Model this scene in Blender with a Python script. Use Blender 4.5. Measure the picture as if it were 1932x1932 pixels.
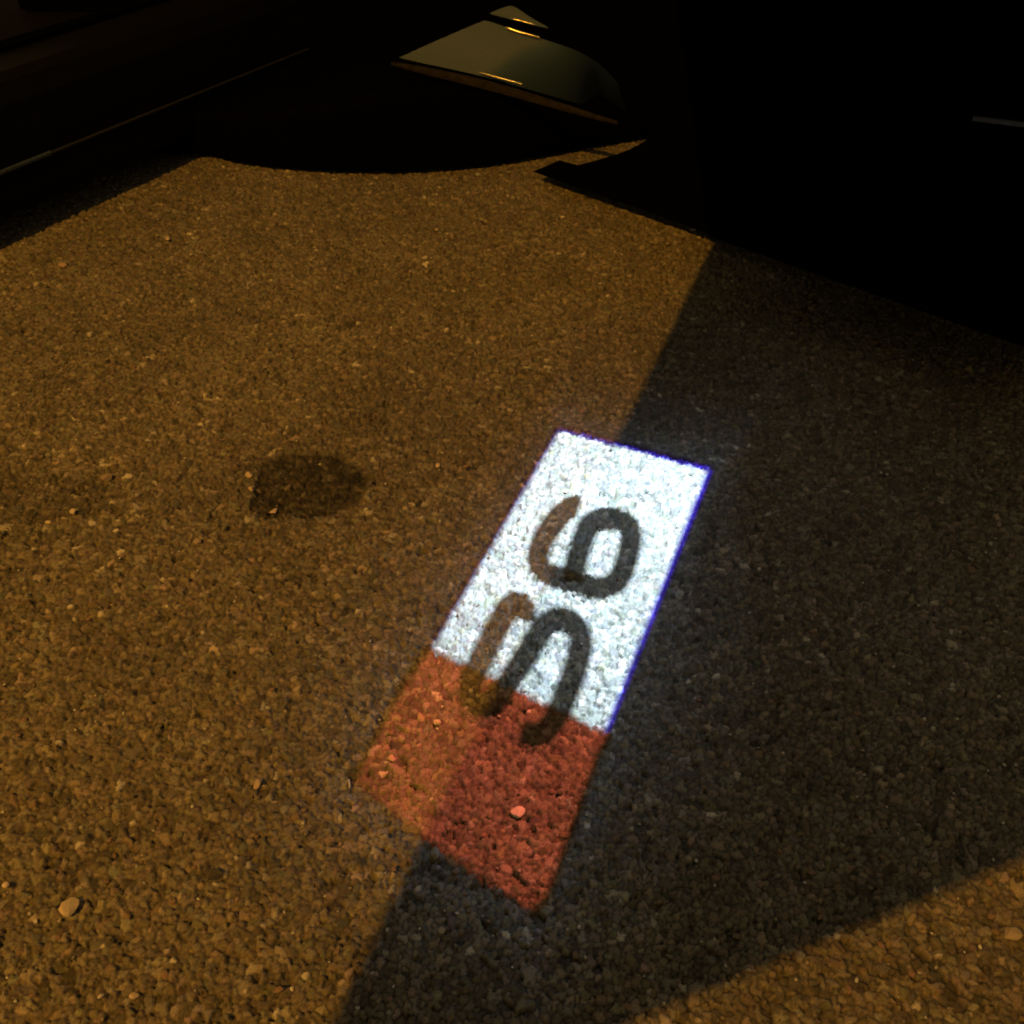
import bpy, bmesh, math, random
import numpy as np
from mathutils import Vector, Matrix, noise

for o in list(bpy.data.objects):
    bpy.data.objects.remove(o)
scene = bpy.context.scene
C = scene.collection
random.seed(4)

# ------------------------------------------------------------------ camera
CAM_H, PITCH, PHOTO = 1.0, math.radians(40.0), 1932.0
cd = bpy.data.cameras.new('camera')
cam = bpy.data.objects.new('camera', cd)
C.objects.link(cam)
cam.location = (0, 0, CAM_H)
cam.rotation_euler = (math.radians(90) - PITCH, 0, 0)
cd.sensor_width = 36.0
cd.sensor_fit = 'HORIZONTAL'
cd.lens = 36.0                      # focal length = picture width: a phone's main camera, cropped square
cd.clip_start, cd.clip_end = 0.01, 500
scene.camera = cam

# ------------------------------------------------------------------ world: faint brown glow of a town at night
w = bpy.data.worlds.new('World')
scene.world = w
w.use_nodes = True
bg = w.node_tree.nodes['Background']
bg.inputs['Color'].default_value = (1.0, 0.67, 0.26, 1)
bg.inputs['Strength'].default_value = 0.27

# ------------------------------------------------------------------ the sodium street lamp (its post is built further down)
LAMP = Vector((-3.3, -3.2, 5.8))
ld = bpy.data.lights.new('street_lamp_light', 'SPOT')
ld.energy = 2680
ld.color = (1.0, 0.40, 0.03)
ld.shadow_soft_size = 0.014
ld.spot_size = math.radians(58)
ld.spot_blend = 1.0
lo = bpy.data.objects.new('street_lamp_light', ld)
C.objects.link(lo)
lo.location = LAMP
lo.rotation_euler = (Vector((-1.0, 2.1, 0)) - LAMP).to_track_quat('-Z', 'Y').to_euler()

# ------------------------------------------------------------------ the puddle-light projector under the car door
PROJ = Vector((0.45, 1.25, 0.95))
pd = bpy.data.lights.new('door_projector_light', 'POINT')
pd.energy = 490
pd.color = (0.70, 0.90, 1.0)
pd.shadow_soft_size = 0.00028
po = bpy.data.objects.new('door_projector_light', pd)
C.objects.link(po)
po.location = PROJ

scene.view_settings.view_transform = 'Standard'
scene.view_settings.look = 'None'
scene.view_settings.exposure = 0
scene.view_settings.gamma = 1
scene.cycles.filter_width = 1.9          # the soft rendering of a phone's night mode

# ------------------------------------------------------------------ helpers
def ray(px, py):
    d = Vector(((px - PHOTO / 2) / PHOTO, (PHOTO / 2 - py) / PHOTO, -1.0))
    return Matrix.Rotation(math.pi / 2 - PITCH, 3, 'X') @ d

def at(px, py, z=0.0):
    """point of the place, at height z, that the photograph shows at (px, py)"""
    d = ray(px, py)
    t = (z - CAM_H) / d.z
    return Vector((0, 0, CAM_H)) + d * t

def on_plane(px, py, p0, n):
    d = ray(px, py)
    o = Vector((0, 0, CAM_H))
    return o + d * ((p0 - o).dot(n) / d.dot(n))

def obj(name, verts, faces, m, parent=None, smooth=False):
    me = bpy.data.meshes.new(name)
    me.from_pydata([tuple(v) for v in verts], [], faces)
    me.update()
    return link(name, me, m, parent, smooth)

def link(name, me, m, parent=None, smooth=False):
    o = bpy.data.objects.new(name, me)
    C.objects.link(o)
    if m and not me.materials:
        me.materials.append(m)
    if smooth:
        me.polygons.foreach_set('use_smooth', [True] * len(me.polygons))
    if parent:
        o.parent = parent
    return o

def from_bm(name, bm, m, parent=None, smooth=False):
    bmesh.ops.recalc_face_normals(bm, faces=bm.faces[:])
    me = bpy.data.meshes.new(name)
    bm.to_mesh(me)
    bm.free()
    return link(name, me, m, parent, smooth)

def tag(o, label, cat=None, group=None, kind=None):
    o['label'] = label
    if cat: o['category'] = cat
    if group: o['group'] = group
    if kind: o['kind'] = kind
    return o

def empty(name, loc=(0, 0, 0)):
    o = bpy.data.objects.new(name, None)
    C.objects.link(o)
    o.location = loc
    return o

def mat(name, col, rough=0.5, metal=0.0, spec=0.5, coat=0.0, noise_scale=None, noise_amt=0.25, bump=0.0):
    m = bpy.data.materials.new(name)
    m.use_nodes = True
    nt = m.node_tree
    b = nt.nodes['Principled BSDF']
    b.inputs['Base Color'].default_value = (*col, 1)
    b.inputs['Roughness'].default_value = rough
    b.inputs['Metallic'].default_value = metal
    b.inputs['Specular IOR Level'].default_value = spec
    b.inputs['Coat Weight'].default_value = coat
    b.inputs['Coat Roughness'].default_value = 0.05
    if noise_scale:
        tc = nt.nodes.new('ShaderNodeTexCoord')
        nz = nt.nodes.new('ShaderNodeTexNoise')
        nz.inputs['Scale'].default_value = noise_scale
        nz.inputs['Detail'].default_value = 6
        nt.links.new(tc.outputs['Object'], nz.inputs['Vector'])
        rp = nt.nodes.new('ShaderNodeValToRGB')
        rp.color_ramp.elements[0].position, rp.color_ramp.elements[1].position = 0.3, 0.7
        rp.color_ramp.elements[0].color = (*[c * (1 - noise_amt) for c in col], 1)
        rp.color_ramp.elements[1].color = (*[min(1, c * (1 + noise_amt)) for c in col], 1)
        nt.links.new(nz.outputs['Fac'], rp.inputs['Fac'])
        nt.links.new(rp.outputs['Color'], b.inputs['Base Color'])
        if bump:
            bp = nt.nodes.new('ShaderNodeBump')
            bp.inputs['Strength'].default_value = bump
            bp.inputs['Distance'].default_value = 0.002
            nt.links.new(nz.outputs['Fac'], bp.inputs['Height'])
            nt.links.new(bp.outputs['Normal'], b.inputs['Normal'])
    return m

def box(bm, c, s, axes=None):
    ax = axes or (Vector((1, 0, 0)), Vector((0, 1, 0)), Vector((0, 0, 1)))
    vs = []
    for i in (-1, 1):
        for j in (-1, 1):
            for k in (-1, 1):
                vs.append(bm.verts.new(Vector(c) + ax[0] * s[0] / 2 * i + ax[1] * s[1] / 2 * j + ax[2] * s[2] / 2 * k))
    for f in ((0, 1, 3, 2), (4, 6, 7, 5), (0, 4, 5, 1), (2, 3, 7, 6), (0, 2, 6, 4), (1, 5, 7, 3)):
        bm.faces.new([vs[i] for i in f])

def tube(bm, pts, radii, n=12):
    rings = []
    for i, p in enumerate(pts):
        a = Vector(pts[max(0, i - 1)]); b = Vector(pts[min(len(pts) - 1, i + 1)])
        t = (b - a).normalized()
        u = t.orthogonal().normalized() if i == 0 else (u - t * u.dot(t)).normalized()
        v = t.cross(u)
        r = radii[i] if hasattr(radii, '__len__') else radii
        rings.append([bm.verts.new(Vector(p) + (u * math.cos(q) + v * math.sin(q)) * r) for q in [2 * math.pi * k / n for k in range(n)]])
    for a, b in zip(rings, rings[1:]):
        for k in range(n):
            bm.faces.new((a[k], a[(k + 1) % n], b[(k + 1) % n], b[k]))
    bm.faces.new(rings[0][::-1])
    bm.faces.new(rings[-1])

def catmull(pts, n=6):
    P = [np.array(p, float) for p in pts]
    out = []
    for i in range(len(P) - 1):
        p0, p1, p2, p3 = P[max(0, i - 1)], P[i], P[i + 1], P[min(len(P) - 1, i + 2)]
        for k in range(n):
            t = k / n
            out.append(0.5 * (2 * p1 + (p2 - p0) * t + (2 * p0 - 5 * p1 + 4 * p2 - p3) * t ** 2 + (3 * p1 - p0 - 3 * p2 + p3) * t ** 3))
    out.append(P[-1])
    return out

# ------------------------------------------------------------------ materials
M = {}
def stone_material(name, attr=True, col=(0.1, 0.09, 0.08), rough=0.72):
    m = bpy.data.materials.new(name)
    m.use_nodes = True
    nt = m.node_tree
    b = nt.nodes['Principled BSDF']
    b.inputs['Roughness'].default_value = rough
    b.inputs['Specular IOR Level'].default_value = 0.35
    tc = nt.nodes.new('ShaderNodeTexCoord')
    nz = nt.nodes.new('ShaderNodeTexNoise')
    nz.inputs['Scale'].default_value = 420
    nz.inputs['Detail'].default_value = 5
    nz.inputs['Roughness'].default_value = 0.65
    nt.links.new(tc.outputs['Object'], nz.inputs['Vector'])
    rp = nt.nodes.new('ShaderNodeMapRange')
    rp.inputs['From Min'].default_value, rp.inputs['From Max'].default_value = 0.3, 0.7
    rp.inputs['To Min'].default_value, rp.inputs['To Max'].default_value = 0.62, 1.4
    nt.links.new(nz.outputs['Fac'], rp.inputs['Value'])
    mul = nt.nodes.new('ShaderNodeMix')
    mul.data_type, mul.blend_type = 'RGBA', 'MULTIPLY'
    mul.inputs['Factor'].default_value = 1
    if attr:
        at_ = nt.nodes.new('ShaderNodeAttribute')
        at_.attribute_name = 'Col'
        nt.links.new(at_.outputs['Color'], mul.inputs['A'])
    else:
        mul.inputs['A'].default_value = (*col, 1)
    nt.links.new(rp.outputs['Result'], mul.inputs['B'])
    nt.links.new(mul.outputs['Result'], b.inputs['Base Color'])
    bp = nt.nodes.new('ShaderNodeBump')
    bp.inputs['Strength'].default_value = 0.5
    bp.inputs['Distance'].default_value = 0.0012
    nt.links.new(nz.outputs['Fac'], bp.inputs['Height'])
    nt.links.new(bp.outputs['Normal'], b.inputs['Normal'])
    return m

M['aggregate'] = stone_material('asphalt_aggregate')
M['asphalt'] = stone_material('asphalt_plain', False, (0.07, 0.065, 0.06))
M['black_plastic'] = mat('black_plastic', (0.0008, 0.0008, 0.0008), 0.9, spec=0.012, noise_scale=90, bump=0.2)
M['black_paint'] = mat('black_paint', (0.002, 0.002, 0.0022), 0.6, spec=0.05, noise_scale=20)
M['silver_paint'] = mat('silver_paint', (0.023, 0.048, 0.095), 0.6, metal=0.0, spec=0.2, coat=0.0, noise_scale=160, noise_amt=0.08)
M['dirty_edge'] = mat('dirty_edge', (0.008, 0.0075, 0.007), 0.8, spec=0.1, noise_scale=60, noise_amt=0.6, bump=0.6)
M['bead'] = mat('polished_bead', (0.04, 0.06, 0.08), 0.13, metal=0.0, coat=1.0, noise_scale=200, noise_amt=0.05)
M['blue_sheen'] = mat('blue_sheen', (0.013, 0.024, 0.056), 0.5, metal=0.0, noise_scale=70, noise_amt=0.5)  # bluish reflection on the strips, put into the base colour
M['dim_strip'] = mat('dim_strip', (.0022, .0024, .0026), .6, noise_scale=40, noise_amt=.7)  # the sill strip where its reflection fades, dimmed in the colour
M['carpet'] = mat('dark_carpet', (0.0015, 0.001, 0.001), 0.95, spec=0.05, noise_scale=300, noise_amt=0.7, bump=0.6)
M['grey_metal'] = mat('galvanised_metal', (0.3, 0.3, 0.3), 0.5, metal=0.8, noise_scale=8)
M['blocker_mat'] = mat('blocker_cloth', (0.03, 0.032, 0.03), 0.85, noise_scale=30)

# ------------------------------------------------------------------ asphalt: one far-reaching sheet, then the built surface in view
asphalt = obj('asphalt', [(-60, -60, -0.012), (60, -60, -0.012), (60, 60, -0.012), (-60, 60, -0.012)], [(0, 1, 2, 3)], M['asphalt'])
tag(asphalt, 'coarse worn asphalt lit orange by a street lamp', kind='structure')

patch_c = at(592, 912)
stain2_c = at(75, 940)
def build_aggregate():
    rng = np.random.default_rng(7)
    ROWS, COLS = 1170, 1130
    y0, y1 = 0.16, 3.05
    t = np.linspace(0, 1, ROWS)
    y = y0 + (y1 - y0) * (0.58 * t + 0.42 * t ** 2)
    half = 0.84 + (y - y0) / (y1 - y0) * 0.76
    u = np.linspace(-1, 1, COLS)
    X = half[:, None] * u[None, :]
    Y = np.repeat(y[:, None], COLS, 1)
    cell = 0.0076
    gx, gy = int(3.3 / cell) + 8, int(3.1 / cell) + 8
    ox, oy = -1.65 - 2 * cell, 0.09 - 2 * cell
    jx, jy = rng.uniform(.02, .98, (2, gx, gy))
    hh = rng.normal(0, 0.0008, (gx, gy))
    pit = rng.random((gx, gy)) < 0.17
    hh[pit] -= rng.uniform(.0015, .0042, pit.sum())
    proud = rng.random((gx, gy)) < 0.10
    hh[proud] += rng.uniform(.0003, .0013, proud.sum())
    tx, ty = rng.normal(0, 0.20, (2, gx, gy))
    ang = rng.uniform(0, math.pi, (gx, gy))
    ca, sa = np.cos(ang), np.sin(ang)
    e1 = rng.uniform(0.72, 1.15, (gx, gy)); e2 = rng.uniform(0.95, 1.75, (gx, gy))
    size = np.exp(rng.normal(0, 0.34, (gx, gy)))
    # colour of each stone
    val = np.clip(np.exp(rng.normal(-2.26, 0.27, (gx, gy))), .035, .30)
    tint = np.stack([1 + rng.normal(0, .07, (gx, gy)) + .05, np.ones((gx, gy)), 1 + rng.normal(0, .10, (gx, gy)) - .06], -1)
    col = val[..., None] * tint
    cx_ = (ox + np.arange(gx) * cell)[:, None] - stain2_c.x
    cy_ = (oy + np.arange(gy) * cell)[None, :] - stain2_c.y
    worn = np.exp(-((cx_ / .16) ** 2 + (cy_ / .09) ** 2))
    pale = rng.random((gx, gy)) < 0.008 + 0.07 * worn
    col[pale] = np.array([.30, .30, .30]) * rng.uniform(.7, 1.25, (pale.sum(), 1))
    hh[pale] += .0004
    col[pit] *= 0.6
    ix = np.floor((X - ox) / cell).astype(np.int32)
    iy = np.floor((Y - oy) / cell).astype(np.int32)
    F1 = np.full(X.shape, 9.0); F2 = np.full(X.shape, 9.0)
    H = np.zeros(X.shape); I1 = np.zeros(X.shape, np.int32)
    for dx in (-1, 0, 1):
        for dy in (-1, 0, 1):
            a, b = ix + dx, iy + dy
            px = ox + (a + jx[a, b]) * cell
            py = oy + (b + jy[a, b]) * cell
            qx, qy = X - px, Y - py
            r1 = (ca[a, b] * qx + sa[a, b] * qy) * e1[a, b]
            r2 = (-sa[a, b] * qx + ca[a, b] * qy) * e2[a, b]
            # angular rather than round stones
            d = (np.sqrt(r1 * r1 + r2 * r2) * .6 + np.maximum(np.abs(r1), np.abs(r2)) * .5) / (cell * size[a, b])
            h = hh[a, b] + tx[a, b] * qx + ty[a, b] * qy - 0.0011 * np.minimum(d, 1.2) ** 3
            nearer = d < F1
            F2 = np.where(nearer, F1, np.minimum(F2, d))
            F1 = np.where(nearer, d, F1)
            H = np.where(nearer, h, H)
            I1 = np.where(nearer, a * gy + b, I1)
    e = np.clip((F2 - F1) / 0.26, 0, 1)
    e = e * e * (3 - 2 * e)
    H -= (1 - e) * 0.0026
    H += rng.normal(0, 0.00009, X.shape)
    # slow waves of the surface
    def waves(s, seed):
        r = np.random.default_rng(seed); out = np.zeros(X.shape)
        for k in range(6):
            an = r.uniform(0, 6.28); f = s * r.uniform(.6, 1.6)
            out += np.sin((X * math.cos(an) + Y * math.sin(an)) * f + r.uniform(0, 6.28)) / 6
        return out
    H += 0.0014 * waves(14, 3)
    colr = col.reshape(-1, 3)[I1.ravel()].reshape(*X.shape, 3)
    bit = np.array([.036, .032, .028])
    k = (0.25 + 0.75 * e)[..., None]
    colr = colr * k + bit * (1 - k)
    colr *= (1 + 0.20 * waves(9, 5) + 0.16 * waves(33, 6))[..., None]
    # fine pale dust worn in at the left of the place
    # the tar patch: straight on its left side, rounded elsewhere, sunk a little
    qx, qy = X - patch_c.x, Y - patch_c.y
    wob = 0.08 * waves(70, 9)
    left = at(482, 912).x - patch_c.x
    right = at(702, 912).x - patch_c.x
    deep = (at(592, 842).y - at(592, 975).y) / 2
    R = np.sqrt(np.where(qx < 0, qx / (left * 1.7), qx / right) ** 2 + (qy / deep) ** 2) + wob
    inside = (R < 1) & (qx > left)
    edge = np.clip((1 - R) / 0.16, 0, 1) * np.clip((qx - left) / 0.003, 0, 1)
    H -= 0.0042 * edge
    H -= edge * 0.0011 * (rng.random((gx, gy)) < .3).astype(float).ravel()[I1]
    keep = np.clip(rng.normal(.70, .2, gx * gy), .1, .9)[I1]
    colr *= (1 - keep * edge)[..., None]
    for sx, sy, sr in ((715, 965, .012), (735, 900, .007), (655, 1010, .009), (760, 1030, .006), (560, 1000, .006), (702, 1090, .008)):
        q = at(sx, sy)
        rr = np.sqrt((X - q.x) ** 2 + (Y - q.y) ** 2) / sr + .5 * wob / .08 * .3
        colr *= (1 - .38 * np.clip((1.1 - rr) / .5, 0, 1))[..., None]
    R2 = np.sqrt(((X - stain2_c.x) / 0.12) ** 2 + ((Y - stain2_c.y) / 0.07) ** 2) + 0.35 * waves(60, 12)
    colr *= (1 - 0.28 * np.clip((1.1 - R2) / 0.4, 0, 1))[..., None]
    V = np.stack([X, Y, H], -1).reshape(-1, 3).astype(np.float32)
    colr = np.clip(colr, .008, .6).reshape(-1, 3)
    idx = np.arange(ROWS * COLS).reshape(ROWS, COLS)
    Q = np.stack([idx[:-1, :-1], idx[:-1, 1:], idx[1:, 1:], idx[1:, :-1]], -1).reshape(-1, 4)
    inf = inside[:-1, :-1].ravel()
    def mesh(name, q, parent):
        used, inv = np.unique(q, return_inverse=True)
        q = inv.reshape(-1, 4).astype(np.int32)
        me = bpy.data.meshes.new(name)
        me.vertices.add(len(used)); me.vertices.foreach_set('co', V[used].ravel())
        me.loops.add(q.size); me.loops.foreach_set('vertex_index', q.ravel())
        me.polygons.add(len(q)); me.polygons.foreach_set('loop_start', np.arange(0, q.size, 4, dtype=np.int32))
        me.update(calc_edges=True)
        me.polygons.foreach_set('use_smooth', np.ones(len(q), bool))
        at_ = me.attributes.new('Col', 'FLOAT_COLOR', 'POINT')
        rgba = np.ones((len(used), 4), np.float32); rgba[:, :3] = colr[used]
        at_.data.foreach_set('color', rgba.ravel())
        return link(name, me, M['aggregate'], parent)
    tag(mesh('aggregate', Q[~inf], asphalt), 'packed small stones of the asphalt surface', kind='stuff')
    tag(mesh('tar_patch', Q[inf], asphalt), 'small dark sunken tar patch with a straight left edge')
    return X, Y, H
GX, GY, GH = build_aggregate()

def ground_z(x, y):
    r = int(np.clip(np.searchsorted(GY[:, 0], y), 1, GY.shape[0] - 1))
    c = int(np.clip(np.searchsorted(GX[r], x), 1, GX.shape[1] - 2))
    return float(GH[max(0, r - 2):r + 3, max(0, c - 2):c + 3].max())

# ------------------------------------------------------------------ stones
def stone_mesh(name, seed, sub=2, flat=0.55):
    r = random.Random(seed)
    bm = bmesh.new()
    bmesh.ops.create_icosphere(bm, subdivisions=sub, radius=1)
    cuts = [(Vector((r.gauss(0, 1), r.gauss(0, 1), r.gauss(0, .8))).normalized(), r.uniform(.45, .78)) for _ in range(11)]
    off = Vector((r.uniform(-9, 9), r.uniform(-9, 9), 0))
    for v in bm.verts:
        p = v.co.copy()
        for n, d in cuts:
            q = p.dot(n)
            if q > d: p -= n * (q - d) * 0.95
        p *= 1 + 0.09 * noise.noise(p * 1.9 + off)
        v.co = Vector((p.x * r.uniform(.98, 1.02), p.y, p.z * flat))
    me = bpy.data.meshes.new(name)
    bm.to_mesh(me); bm.free()
    return me

stone_mats = [stone_material('stone_' + n, False, c) for n, c in
              (('grey', (.12, .11, .10)), ('brown', (.13, .10, .075)), ('dark', (.06, .056, .052)), ('green_grey', (.10, .11, .09)), ('pink', (.16, .11, .10)))]
stone_meshes = []
for i in range(15):
    me = stone_mesh('stone', 100 + i, 1)
    me.materials.append(stone_mats[i % 5])
    stone_meshes.append(me)
rs = random.Random(21)
n = 0
while n < 300:                       # the largest proud stones of the surface, most of them near the viewer
    px, py = rs.uniform(0, 1932), 1932 - abs(rs.gauss(0, 480))
    if py < 600: continue
    p = at(px, py)
    s = rs.uniform(.0038, .0062)
    o = link('stone', rs.choice(stone_meshes), None, asphalt)
    o.scale = (s * rs.uniform(.8, 1.3), s * rs.uniform(.7, 1.0), s)
    o.rotation_euler = (rs.gauss(0, .15), rs.gauss(0, .15), rs.uniform(0, 6.28))
    o.location = (p.x, p.y, ground_z(p.x, p.y) - s * rs.uniform(.15, .38))
    n += 1

PEB = [  # px, py, half-width m, half-depth, height ratio, turn, colour, label
    (131, 1716, .0135, .0105, .75, 1.0, (.50, .38, .20), 'largest tan pebble, near the bottom left corner of the asphalt'),
    (978, 1537, .0110, .0090, .40, .5, (.62, .52, .42), 'pale square chip lying in the red projected light'),
    (821, 1614, .0060, .0100, .60, .1, (.24, .22, .18), 'oval grey pebble just below the notch of the red light'),
    (660, 1482, .0020, .0075, .50, .15, (.60, .48, .30), 'thin pale splinter beside the left tip of the red light'),
    (489, 1478, .0065, .0110, .55, -.4, (.34, .25, .15), 'long tan pebble left of the red light tip'),
    (516, 962, .0085, .0070, .55, .8, (.55, .40, .25), 'bright pale pebble at the lower left of the tar patch'),
    (472, 898, .0075, .0080, .55, .2, (.48, .34, .16), 'yellowish pebble at the upper left edge of the tar patch'),
    (474, 925, .0055, .0060, .55, .9, (.42, .31, .18), 'small tan pebble between two pebbles left of the tar patch'),
    (692, 713, .0085, .0070, .50, .3, (.34, .25, .16), 'tan pebble lying alone above the tar patch'),
    (962, 776, .0070, .0055, .50, .2, (.36, .30, .22), 'flat pale pebble up and left of the white projection'),
    (826, 879, .0055, .0055, .55, .6, (.52, .38, .20), 'bright yellow pebble between tar patch and white projection'),
    (538, 818, .0050, .0050, .50, 1.2, (.30, .22, .15), 'small brownish pebble just above the tar patch'),
    (120, 501, .0130, .0100, .45, .4, (.27, .18, .09), 'ochre pebble near the car shadow at the left'),
    (318, 452, .0060, .0080, .60, .4, (.50, .40, .25), 'tiny bright pebble in the upper left of the lit asphalt'),
    (519, 404, .0085, .0065, .45, .1, (.28, .22, .15), 'dull flat pebble near the curved black bumper'),
    (290, 350, .0080, .0070, .45, .7, (.20, .15, .09), 'brown pebble at the very edge of the car shadow'),
    (824, 436, .0060, .0060, .5, .3, (.40, .32, .22), 'small pale pebble far back under the bumper, left of two'),
    (846, 443, .0045, .0045, .5, .9, (.42, .36, .26), 'tiny pale pebble far back under the bumper, right of two'),
    (139, 970, .0080, .0070, .55, .5, (.52, .40, .22), 'bright pebble by the faint stain at the left edge'),
    (92, 986, .0060, .0045, .50, .1, (.50, .36, .20), 'flat pale pebble left of the bright one by the faint stain'),
    (203, 904, .0110, .0120, .45, .2, (.30, .20, .11), 'broad ochre pebble right of the faint stain'),
    (371, 1023, .0095, .0065, .45, .4, (.28, .20, .15), 'pinkish brown pebble below and left of the tar patch'),
    (14, 1671, .0050, .0050, .60, .2, (.55, .42, .32), 'small pale pebble at the left picture edge'),
    (833, 1757, .0050, .0045, .50, .5, (.36, .30, .20), 'small beige pebble in the dark shadow below the red light'),
    (405, 1651, .0105, .0105, .50, .5, (.055, .045, .038), 'round dark stone in the lit asphalt at the lower left'),
    (738, 1434, .0065, .0060, .5, .5, (.40, .26, .18), 'brownish chip in the left part of the red light'),
    (826, 1364, .0055, .0060, .5, .2, (.48, .36, .28), 'small pale chip in the upper part of the red light'),
    (1306, 437, .0075, .0060, .6, .2, (.36, .32, .26), 'pale pebble at the foot of the black car door'),
    (253, 1880, .0050, .0055, .55, .7, (.50, .36, .18), 'small yellow pebble near the bottom picture edge'),
    (1905, 1768, .0120, .0100, .5, .3, (.34, .25, .14), 'tan pebble in the lit lower right corner'),
]
for i, (px, py, a, b, h, rz, c, label) in enumerate(PEB):
    p = at(px, py)
    me = stone_mesh('pebble', 40 + i, 2, h)
    me.materials.append(stone_material('pebble_stone', False, (c[0] * .80, c[0] * .25 + c[1] * .6, c[0] * .35 + c[2] * .6), .6))
    o = link('pebble', me, None)
    o.scale = (a, b, (a + b) / 2)
    o.rotation_euler = (0, 0, rz)
    o.location = (p.x, p.y, ground_z(p.x, p.y) + (a + b) / 2 * h * .35)
    tag(o, label, 'pebble', 'loose pebbles on the asphalt')

# grit: small loose crumbs, far too many to count
rg = random.Random(77)
gv, gf, gc = [], [], []
base = [stone_mesh('crumb', 300 + i, 1, .6) for i in range(6)]
for _ in range(420):
    px, py = rg.uniform(-60, 1990), 300 + 1632 * rg.random() ** .8
    p = at(px, py)
    if abs(p.x) > 1.5 or p.y > 2.9: continue
    b = rg.choice(base)
    sc = rg.uniform(.0012, .0030)
    a = rg.uniform(0, 6.28); ca_, sa_ = math.cos(a), math.sin(a)
    z = ground_z(p.x, p.y) + sc * .1
    o_ = len(gv)
    st = rg.uniform(.7, 1.5)
    c = rg.choice([(.36, .38, .42), (.26, .27, .28), (.32, .32, .36), (.05, .045, .04), (.2, .17, .14)])
    for v in b.vertices:
        x, y, zz = v.co.x * st, v.co.y, v.co.z
        gv.append((p.x + sc * (ca_ * x - sa_ * y), p.y + sc * (sa_ * x + ca_ * y), z + sc * zz))
        gc.append((*c, 1))
    gf += [tuple(i + o_ for i in f.vertices) for f in b.polygons]
grit = obj('grit', gv, gf, M['aggregate'], asphalt)
ga = grit.data.attributes.new('Col', 'FLOAT_COLOR', 'POINT')
ga.data.foreach_set('color', np.array(gc, np.float32).ravel())
tag(grit, 'loose crumbs of grit scattered over the asphalt', kind='stuff')

# ------------------------------------------------------------------ the car: sill, front corner, open door
car = empty('car', (-0.9, 2.2, 0))
tag(car, 'dark parked car with its door open over the projected light', 'car')
def cobj(*a, parent=None, **k):
    o = obj(*a, **k)
    return adopt(o, parent)
def adopt(o, parent=None):
    bpy.context.view_layer.update()
    par = parent or car
    o.parent = par
    o.matrix_parent_inverse = par.matrix_world.inverted()
    return o

# sill: its lower outer edge throws the straight shadow edge seen on the ground
ZS = 0.06
def lift(p, z):                      # where the lamp's ray to ground point p passes height z
    return p + (LAMP - p) * (z / LAMP.z)
e0, e1_ = lift(at(0, 470), ZS), lift(at(390, 290), ZS)
sd = (e1_ - e0); sd.z = 0; sd.normalize()
so = Vector((sd.y, -sd.x, 0))        # outward
DZ = -.025
prof = [(a, z + DZ) for a, z in [(-.55, .105), (-.05, .092), (-.012, .085), (0, .091), (.006, .115), (.004, .23), (-.006, .30), (-.022, .338), (-.05, .350), (-.16, .352), (-.18, .335), (-.21, .25), (-.55, .22)]]
def extrude(name, prof, s0, s1, m, parent=None, n=1, smooth=False):
    vs, fs = [], []
    k = len(prof)
    for i in range(n + 1):
        s = s0 + (s1 - s0) * i / n
        for a, z in prof:
            p = e0 + sd * s + so * a
            vs.append((p.x, p.y, z))
    for i in range(n):
        for j in range(k):
            fs.append((i * k + j, i * k + (j + 1) % k, (i + 1) * k + (j + 1) % k, (i + 1) * k + j))
    fs.append(list(range(k))[::-1]); fs.append([n * k + j for j in range(k)])
    return adopt(obj(name, vs, fs, m, None, smooth), parent)
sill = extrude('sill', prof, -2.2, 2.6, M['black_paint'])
extrude('trim_strip', [(.0050, .151), (.0100, .153), (.0100, .158), (.0050, .161)], -2.2, .24, M['blue_sheen'], sill)
extrude('trim_strip_dim', [(.0045, .152), (.0080, .1535), (.0080, .1565), (.0045, .159)], .24, 1.5, M['dim_strip'], sill)  # rest of the strip, coloured darker than its reflecting near end
extrude('scuff_plate', [(-.075, .3265), (-.062, .3265), (-.062, .3295), (-.075, .3295)], -2.2, .16, M['blue_sheen'], sill)
extrude('door_seal', [(-.175, .322), (-.150, .326), (-.150, .339), (-.165, .347), (-.178, .339)], -2.2, 1.2, M['black_plastic'], sill)
extrude('floor_carpet', [(-.9, .205), (-.215, .205), (-.215, .25), (-.9, .25)], -2.2, 1.3, M['carpet'])

# front corner beyond the sill: convex black lower bumper, silver painted cover with creases above
crv = [(300, 290), (390, 290), (440, 302), (500, 311), (600, 319), (720, 321), (810, 318), (900, 311), (980, 300), (1050, 287), (1130, 271), (1220, 256)]
crv = catmull(crv, 4)
ZB = .015
plan = [at(x, y, ZB) for x, y in crv]
plan = [plan[0] + Vector((-.35, .06, 0))] + plan + [plan[-1] + Vector((.25, .16, 0))]
def plan_y(x):
    xs = [p.x for p in plan]; ys = [p.y for p in plan]
    return float(np.interp(x, xs, ys))
def on_skirt(px, py, proud=0.0):
    d = ray(px, py); o = Vector((0, 0, CAM_H))
    t = 2.0
    for _ in range(30):
        p = o + d * t
        t = (plan_y(p.x) - proud) / d.y
    return o + d * t
low = catmull([(752, 108), (800, 119), (900, 141), (1000, 169), (1100, 198), (1140, 211), (1185, 225)], 6)
upp = catmull([(912, 38), (930, 42), (985, 62), (1040, 78), (1090, 96), (1130, 120), (1165, 155)], 6)
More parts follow.
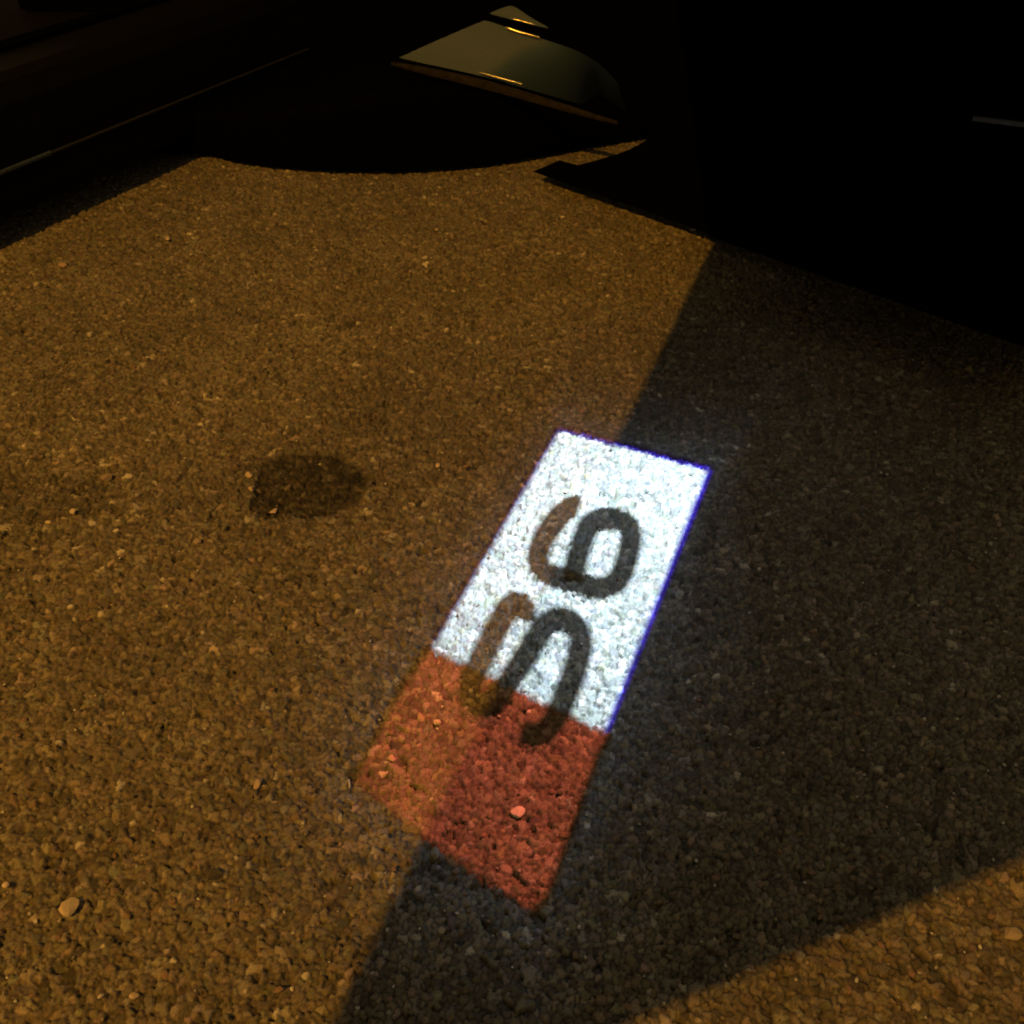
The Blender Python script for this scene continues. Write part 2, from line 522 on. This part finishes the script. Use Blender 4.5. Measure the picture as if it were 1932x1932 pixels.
# the cover slopes back like the top of a bumper; the lamp mirrors in its creases
g0 = on_skirt(945, 150, .01)
hN = ((LAMP - g0).normalized() + (cam.location - g0).normalized()).normalized()
gs = hN.cross(Vector((0, 0, 1))).normalized()
def on_cover(px, py, proud=0.0):
    p = on_plane(px, py, g0 + hN * proud, hN)
    x = (p - on_plane(965, 100, g0, hN)).dot(gs)
    d = ray(px, py).normalized()
    return p + d * (.05 * x * x)                     # bowed from end to end
lowp = [on_cover(*q) for q in low]
tops = sorted((p.x, p.z) for p in lowp)
vs, fs = [], []
for p in plan:
    xs = [-.85] + [q[0] for q in tops] + [.7]
    zs = [.10] + [q[1] - .04 for q in tops] + [.06]
    top = max(.05, float(np.interp(p.x, xs, zs)))
    for a, back in ((.2, .05), (.0, .004), (.05, 0), (.4, .003), (.8, .004), (.97, .008), (1.0, .02), (.98, .45)):
        z = .012 + a * (top - .012) if a != .2 else .02
        vs.append((p.x, p.y + back, z))
L = 8
for i in range(len(plan) - 1):
    for j in range(L - 1):
        fs.append((i * L + j, (i + 1) * L + j, (i + 1) * L + j + 1, i * L + j + 1))
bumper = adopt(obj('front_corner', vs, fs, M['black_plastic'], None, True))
bm = bmesh.new()
box(bm, (0.25, 3.05, .7), (3.2, .08, 1.5))
bmesh.ops.bevel(bm, geom=bm.edges[:], offset=.03, segments=2, affect='EDGES')
adopt(from_bm('dark_backing', bm, M['black_plastic']))  # added black slab that hides the lit ground beyond

N = len(low)
vs, fs = [], []
K = 9
for i in range(N):
    a, b = on_cover(*low[i]), on_cover(*upp[i])
    f = min(1, max(0, (i / (N - 1) - .36) / .45)) ** 1.5
    for j in range(K):
        t = j / (K - 1)
        p = a.lerp(b, t)
        p += hN * (-.004 * (2 * t - 1) ** 2)
        d = (p - cam.location).normalized()
        vs.append(p + d * (.34 * f * (1 - t)))       # the far end tucks under and turns away from the lamp
for i in range(N - 1):
    for j in range(K - 1):
        fs.append((i * K + j, (i + 1) * K + j, (i + 1) * K + j + 1, i * K + j + 1))
cover = adopt(obj('painted_cover', vs, fs, M['silver_paint'], None, True))
cover['label'] = 'silver painted panel catching the lamp light'
def strip(name, pts_a, pts_b, m, parent, proud=.004, bulge=0.0):
    vs, fs = [], []
    k = 9
    for (qa, qb) in zip(pts_a, pts_b):
        a, b = on_cover(*qa, proud), on_cover(*qb, proud)
        for j in range(k):
            t = j / (k - 1)
            vs.append(a.lerp(b, t) + hN * bulge * (1 - (2 * t - 1) ** 2))
    for i in range(len(pts_a) - 1):
        for j in range(k - 1):
            fs.append((i * k + j, (i + 1) * k + j, (i + 1) * k + j + 1, i * k + j + 1))
    return adopt(obj(name, vs, fs, m, None, True), parent)
lip_t = catmull([(738, 116), (800, 126), (900, 147), (1000, 175), (1090, 204), (1165, 228)], 6)
lip_b = catmull([(738, 123), (800, 140), (900, 165), (1000, 192), (1090, 217), (1165, 236)], 6)
strip('dirty_lip', lip_t, lip_b, M['dirty_edge'], cover, .003, .003)
b1 = catmull([(905, 134.5), (945, 145), (985, 156)], 6)
strip('crease', b1, [(x, y + 5) for x, y in b1], M['bead'], cover, .004, .0011)
b2 = catmull([(955, 50), (985, 59), (1018, 68.5)], 6)
strip('crease', b2, [(x, y + 5) for x, y in b2], M['bead'], cover, .004, .0011)
b3t = catmull([(925, 24), (945, 16), (968, 12), (1000, 32), (1032, 50)], 6)
b3b = catmull([(926, 27), (950, 33), (975, 39), (1005, 47), (1034, 54)], 6)
strip('upper_panel', b3t, b3b, M['silver_paint'], cover, .004, .001)
b4 = catmull([(968, 34), (987, 38.6), (1006, 44)], 6)
strip('crease', b4, [(x, y + 4) for x, y in b4], M['bead'], cover, .007, .0011)

# open door: one straight lower edge, rounded front lower corner
dA, dB = lift(at(1020, 340), .035), lift(at(1932, 663), .035)      # the lower edge's shadow is the edge on the ground
dd = dB - dA; dd.z = 0; dlen = dd.length; dd.normalize()
dn = Vector((dd.y, -dd.x, 0))
if dn.y > 0: dn = -dn                # towards the viewer
def on_door(px, py):
    return on_plane(px, py, dA, dn)
front = [dA] + [on_door(q[0], q[1] - 3) for q in catmull([(1040, 337), (1096, 322), (1144, 305), (1185, 286), (1222, 264), (1246, 225), (1262, 120), (1268, -60), (1275, -220)], 4)]
rear = dA + dd * 1.28
outline = front + [Vector((rear.x, rear.y, front[-1].z))] + [Vector((rear.x, rear.y, .18)), rear + dd * -.03 + Vector((0, 0, .0))]
vs = [p for p in outline] + [p - dn * .10 for p in outline]
k = len(outline)
fs = [list(range(k)), [k + i for i in range(k)][::-1]] + [(i, (i + 1) % k, k + (i + 1) % k, k + i) for i in range(k)]
bm = bmesh.new()
bv = [bm.verts.new(v) for v in vs]
for f in fs: bm.faces.new([bv[i] for i in f])
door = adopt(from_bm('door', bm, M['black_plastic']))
# trim strip on the door's inner side, and an added overhang shading the ground
a, b = [on_plane(*q, dA + dn * .212, dn) for q in ((1838, 222), (2050, 249))]
ax = ((b - a).normalized(), dn, Vector((0, 0, 1)))
bm = bmesh.new(); box(bm, (a + b) / 2 + dn * .003, ((b - a).length, .006, .006), ax)
adopt(from_bm('trim_strip', bm, M['blue_sheen']), door)
bm = bmesh.new()
c = dA + dd * 1.02 + Vector((0, 0, .255))
box(bm, c + dn * .105, (.76, .21, .30), (dd, dn, Vector((0, 0, 1))))
adopt(from_bm('shade_overhang', bm, M['black_plastic']), door)

# armrest: carries the projector lamp, enlarged to shade the ground by the door
pdist = (PROJ - dA).dot(dn)
pal = (PROJ - dA).dot(dd)
bm = bmesh.new()
c = dA + dd * pal + dn * (pdist / 2 + .02) + Vector((0, 0, PROJ.z + .075 - dA.z))
box(bm, c, (.80, pdist + .12, .08), (dd, dn, Vector((0, 0, 1))))
bmesh.ops.bevel(bm, geom=bm.edges[:], offset=.02, segments=2, affect='EDGES')
adopt(from_bm('shading_armrest', bm, M['black_plastic']), door)

# ------------------------------------------------------------------ projector under the door: housing, slide with filters and letters
SL = 0.05                            # slide sits a twentieth of the way from the lamp to the ground
def slide_pt(px, py, dz=0.0):
    q = at(px, py)
    p = PROJ + (q - PROJ) * SL
    return Vector((p.x, p.y, p.z + dz))
def z4(u, v):                        # tracing sheet of the projected picture
    return (618.6 + .5223 * u, 748.9 + .5223 * v)
def filt(name, col):
    m = bpy.data.materials.new(name)
    m.use_nodes = True
    nt = m.node_tree
    nt.nodes.remove(nt.nodes['Principled BSDF'])
    t = nt.nodes.new('ShaderNodeBsdfTransparent')
    t.inputs['Color'].default_value = (*col, 1)
    nt.links.new(t.outputs['BSDF'], nt.nodes['Material Output'].inputs['Surface'])
    return m
def sheet(name, pts, m, dz, parent):
    vs = [slide_pt(*z4(*p), dz) for p in pts]
    return adopt(obj(name, vs, [list(range(len(vs)))], m), parent)
W0, W1, W2, W3 = (840, 122), (1370, 266), (1000, 1198), (385, 905)
red = [W3, W2, (962, 1300), (790, 1790), (742, 1845), (590, 1757), (330, 1572), (105, 1385), (300, 1012)]
M['red_filter'] = filt('red_filter', (.33, .046, .019))
M['violet_filter'] = filt('violet_filter', (.035, .012, .50))
rc = np.array((520., 1380.))
red = [(355, 891), (1040, 1217)] + [tuple(rc + (np.array(p) - rc) * 1.07) for p in red[2:]]     # runs on under the mask
sheet('red_filter', red, M['red_filter'], .0001, door)
def edge_quad(a, b, wdt):            # band along the rim of the white field
    a, b = np.array(a, float), np.array(b, float)
    c = np.array((885, 620.))
    nrm = np.array((b[1] - a[1], a[0] - b[0])); nrm /= np.linalg.norm(nrm)
    if np.dot(nrm, c - a) > 0: nrm = -nrm
    t = (b - a) / np.linalg.norm(b - a) * 26
    return [tuple(a), tuple(b), tuple(b + nrm * wdt + (t if b[1] < 900 else 0)), tuple(a + nrm * wdt - (t if a[1] < 900 else 0))]
rims = [edge_quad(W0, W1, 26), edge_quad(W1, W2, 26), edge_quad(W3, W0, 26)]
for r in rims:
    sheet('violet_rim', r, M['violet_filter'], .0001, door)
# opaque mask around the picture
mk = bpy.data.materials.new('slide_mask')
mk.use_nodes = True
mk.node_tree.nodes['Principled BSDF'].inputs['Base Color'].default_value = (.004, .004, .004, 1)
tr = mk.node_tree.nodes.new('ShaderNodeBsdfTransparent')
mx = mk.node_tree.nodes.new('ShaderNodeMixShader')
tr.inputs['Color'].default_value = (.85, .88, 1, 1)
mat_ = mk.node_tree.nodes.new('ShaderNodeAttribute'); mat_.attribute_name = 'leak'   # stray light of a cheap lens round its picture
mk.node_tree.links.new(mat_.outputs['Fac'], mx.inputs['Fac'])
mk.node_tree.links.new(mk.node_tree.nodes['Principled BSDF'].outputs['BSDF'], mx.inputs[1])
mk.node_tree.links.new(tr.outputs['BSDF'], mx.inputs[2])
mk.node_tree.links.new(mx.outputs['Shader'], mk.node_tree.nodes['Material Output'].inputs['Surface'])
hole = [(380, 902), (837, 114), (1376, 256), (1384, 270), (1013, 1204), (962, 1300), (790, 1790), (742, 1845), (590, 1757), (330, 1572), (105, 1385), (300, 1012)]
inner = [slide_pt(*z4(*p)) for p in hole]
cen = sum(inner, Vector()) / len(inner)
HR = .055                            # radius of the round mask
outer = []
for p in inner:
    d = p - cen
    outer.append(cen + d.normalized() * HR)
k = len(inner)
# finer round rim so that the mask closes the shell
rings = [[], [], [], [], []]
for i in range(k):
    for t in np.linspace(0, 1, 6, endpoint=False):
        p = inner[i].lerp(inner[(i + 1) % k], float(t)) - cen
        p.z = 0
        u = p.normalized()
        for q, off in enumerate((0, .0012, .004, .010)):
            rings[q].append(p + u * off)
        rings[4].append(u * HR)
k = len(rings[0])
mask = obj('slide_mask', sum(rings, []), [(r * k + i, r * k + (i + 1) % k, (r + 1) * k + (i + 1) % k, (r + 1) * k + i) for r in range(4) for i in range(k)], mk)
la = mask.data.attributes.new('leak', 'FLOAT', 'POINT')
la.data.foreach_set('value', np.repeat(np.array([.034, .019, .0085, .0025, .0], np.float32), k))
mask.location = cen
adopt(mask, door)
# housing: an open-bottomed round shell about the lamp
zt, zb = PROJ.z + .02, cen.z - .002
ring = [(cen.x + (HR - .0015) * math.cos(a), cen.y + (HR - .0015) * math.sin(a)) for a in [2 * math.pi * q / 48 for q in range(48)]]
hv = [(x, y, zb) for x, y in ring] + [(x, y, zt) for x, y in ring]
adopt(obj('projector_housing', hv, [(i, (i + 1) % 48, 48 + (i + 1) % 48, 48 + i) for i in range(48)] + [[48 + i for i in range(48)]], M['black_plastic']), door)
# lettering of the slide
M['letter'] = mat('slide_ink', (.004, .004, .004), .9)
lt = M['letter'].node_tree
ltr, lmx = lt.nodes.new('ShaderNodeBsdfTransparent'), lt.nodes.new('ShaderNodeMixShader')
lmx.inputs['Fac'].default_value = .042                      # printed ink is not quite opaque
lt.links.new(lt.nodes['Principled BSDF'].outputs['BSDF'], lmx.inputs[1])
lt.links.new(ltr.outputs['BSDF'], lmx.inputs[2])
lt.links.new(lmx.outputs['Shader'], lt.nodes['Material Output'].inputs['Surface'])
def stroke(name, pts, wdt, closed=False):
    g = catmull(pts, 6)
    vs, fs = [], []
    for i, p in enumerate(g):
        t = g[min(i + 1, len(g) - 1)] - g[max(i - 1, 0)]
        t = t / np.linalg.norm(t)
        nn = np.array((-t[1], t[0])) * wdt / 2
        vs += [slide_pt(*z4(*(p + nn)), -.0003), slide_pt(*z4(*(p - nn)), -.0003)]
    for i in range(len(g) - 1):
        fs.append((2 * i, 2 * i + 1, 2 * i + 3, 2 * i + 2))
    return vs, fs
six = [stroke('numeral', [(905, 402), (880, 397), (842, 420), (797, 475), (766, 530), (753, 580), (765, 617), (800, 642), (860, 663), (930, 686), (985, 692), (1032, 674), (1062, 630), (1083, 560), (1091, 500), (1076, 458), (1035, 442), (985, 440), (943, 462), (917, 515), (897, 575), (886, 630), (880, 668)], 82)]
ess = [stroke('letter', [(697, 806), (703, 770), (680, 748), (650, 760), (620, 805), (588, 865), (550, 945), (515, 1015), (508, 1070), (530, 1110), (566, 1120), (598, 1096), (628, 1056), (665, 1004), (703, 945), (738, 885), (774, 833), (812, 806), (857, 808), (896, 840), (908, 900), (888, 985), (857, 1070), (828, 1140), (793, 1198), (750, 1226), (690, 1212)], 90)]
for nm, parts in (('numeral', six), ('letter', ess)):
    vs, fs = [], []
    for v, f in parts:
        o_ = len(vs); vs += v; fs += [tuple(i + o_ for i in q) for q in f]
    adopt(obj(nm, vs, fs, M['letter']), door)

# ------------------------------------------------------------------ street lamp (behind the viewer) and an added overhead sheet, unseen, that shades the right side
sl = empty('street_lamp', (-4.7, -4.6, 0))
tag(sl, 'tall sodium street lamp on a galvanised post behind the viewer and the car', 'street lamp')
bm = bmesh.new()
tube(bm, [(-4.7, -4.6, -.01), (-4.7, -4.6, 3), (-4.7, -4.6, 5.7), (-4.6, -4.5, 5.95), (-3.7, -3.6, 6.0)], [.09, .075, .06, .045, .035])
adopt(from_bm('post', bm, M['grey_metal']), sl)
bm = bmesh.new()
f = Vector((LAMP.x + 4.7, LAMP.y + 4.6, 0)).normalized(); g_ = Vector((-f.y, f.x, 0))
box(bm, (LAMP.x, LAMP.y, LAMP.z + .16), (.75, .28, .10), (f, g_, Vector((0, 0, 1))))
bmesh.ops.bevel(bm, geom=bm.edges[:], offset=.03, segments=2, affect='EDGES')
adopt(from_bm('lantern', bm, M['grey_metal']), sl)

ZC = 2.0
c0, c1, c2 = lift(at(478, 2231), ZC), lift(at(1346, 455), ZC), lift(at(1932, 1620), ZC)
u1, u2 = (c1 - c0), (c2 - c0)
u1.z = u2.z = 0
u1.normalize(); u2.normalize()
blk_pts = [c0, c0 + u1 * 2.6, c0 + u1 * 2.6 + u2 * 1.2, c0 + u2 * 2.4]
blk = empty('blocker', (blk_pts[3].x, blk_pts[3].y, 0))
tag(blk, 'flat dark sheet added overhead behind the viewer to cast a shadow, out of view', 'blocker')
vs = blk_pts + [p + Vector((0, 0, .03)) for p in blk_pts]
adopt(obj('blocker_sheet', vs, [(0, 1, 2, 3), (7, 6, 5, 4)] + [(i, (i + 1) % 4, 4 + (i + 1) % 4, 4 + i) for i in range(4)], M['blocker_mat']), blk)
for q in (blk_pts[2], blk_pts[3]):
    bm = bmesh.new()
    tube(bm, [(q.x, q.y, -.01), (q.x, q.y, ZC)], .03)
    adopt(from_bm('post', bm, M['grey_metal']), blk)
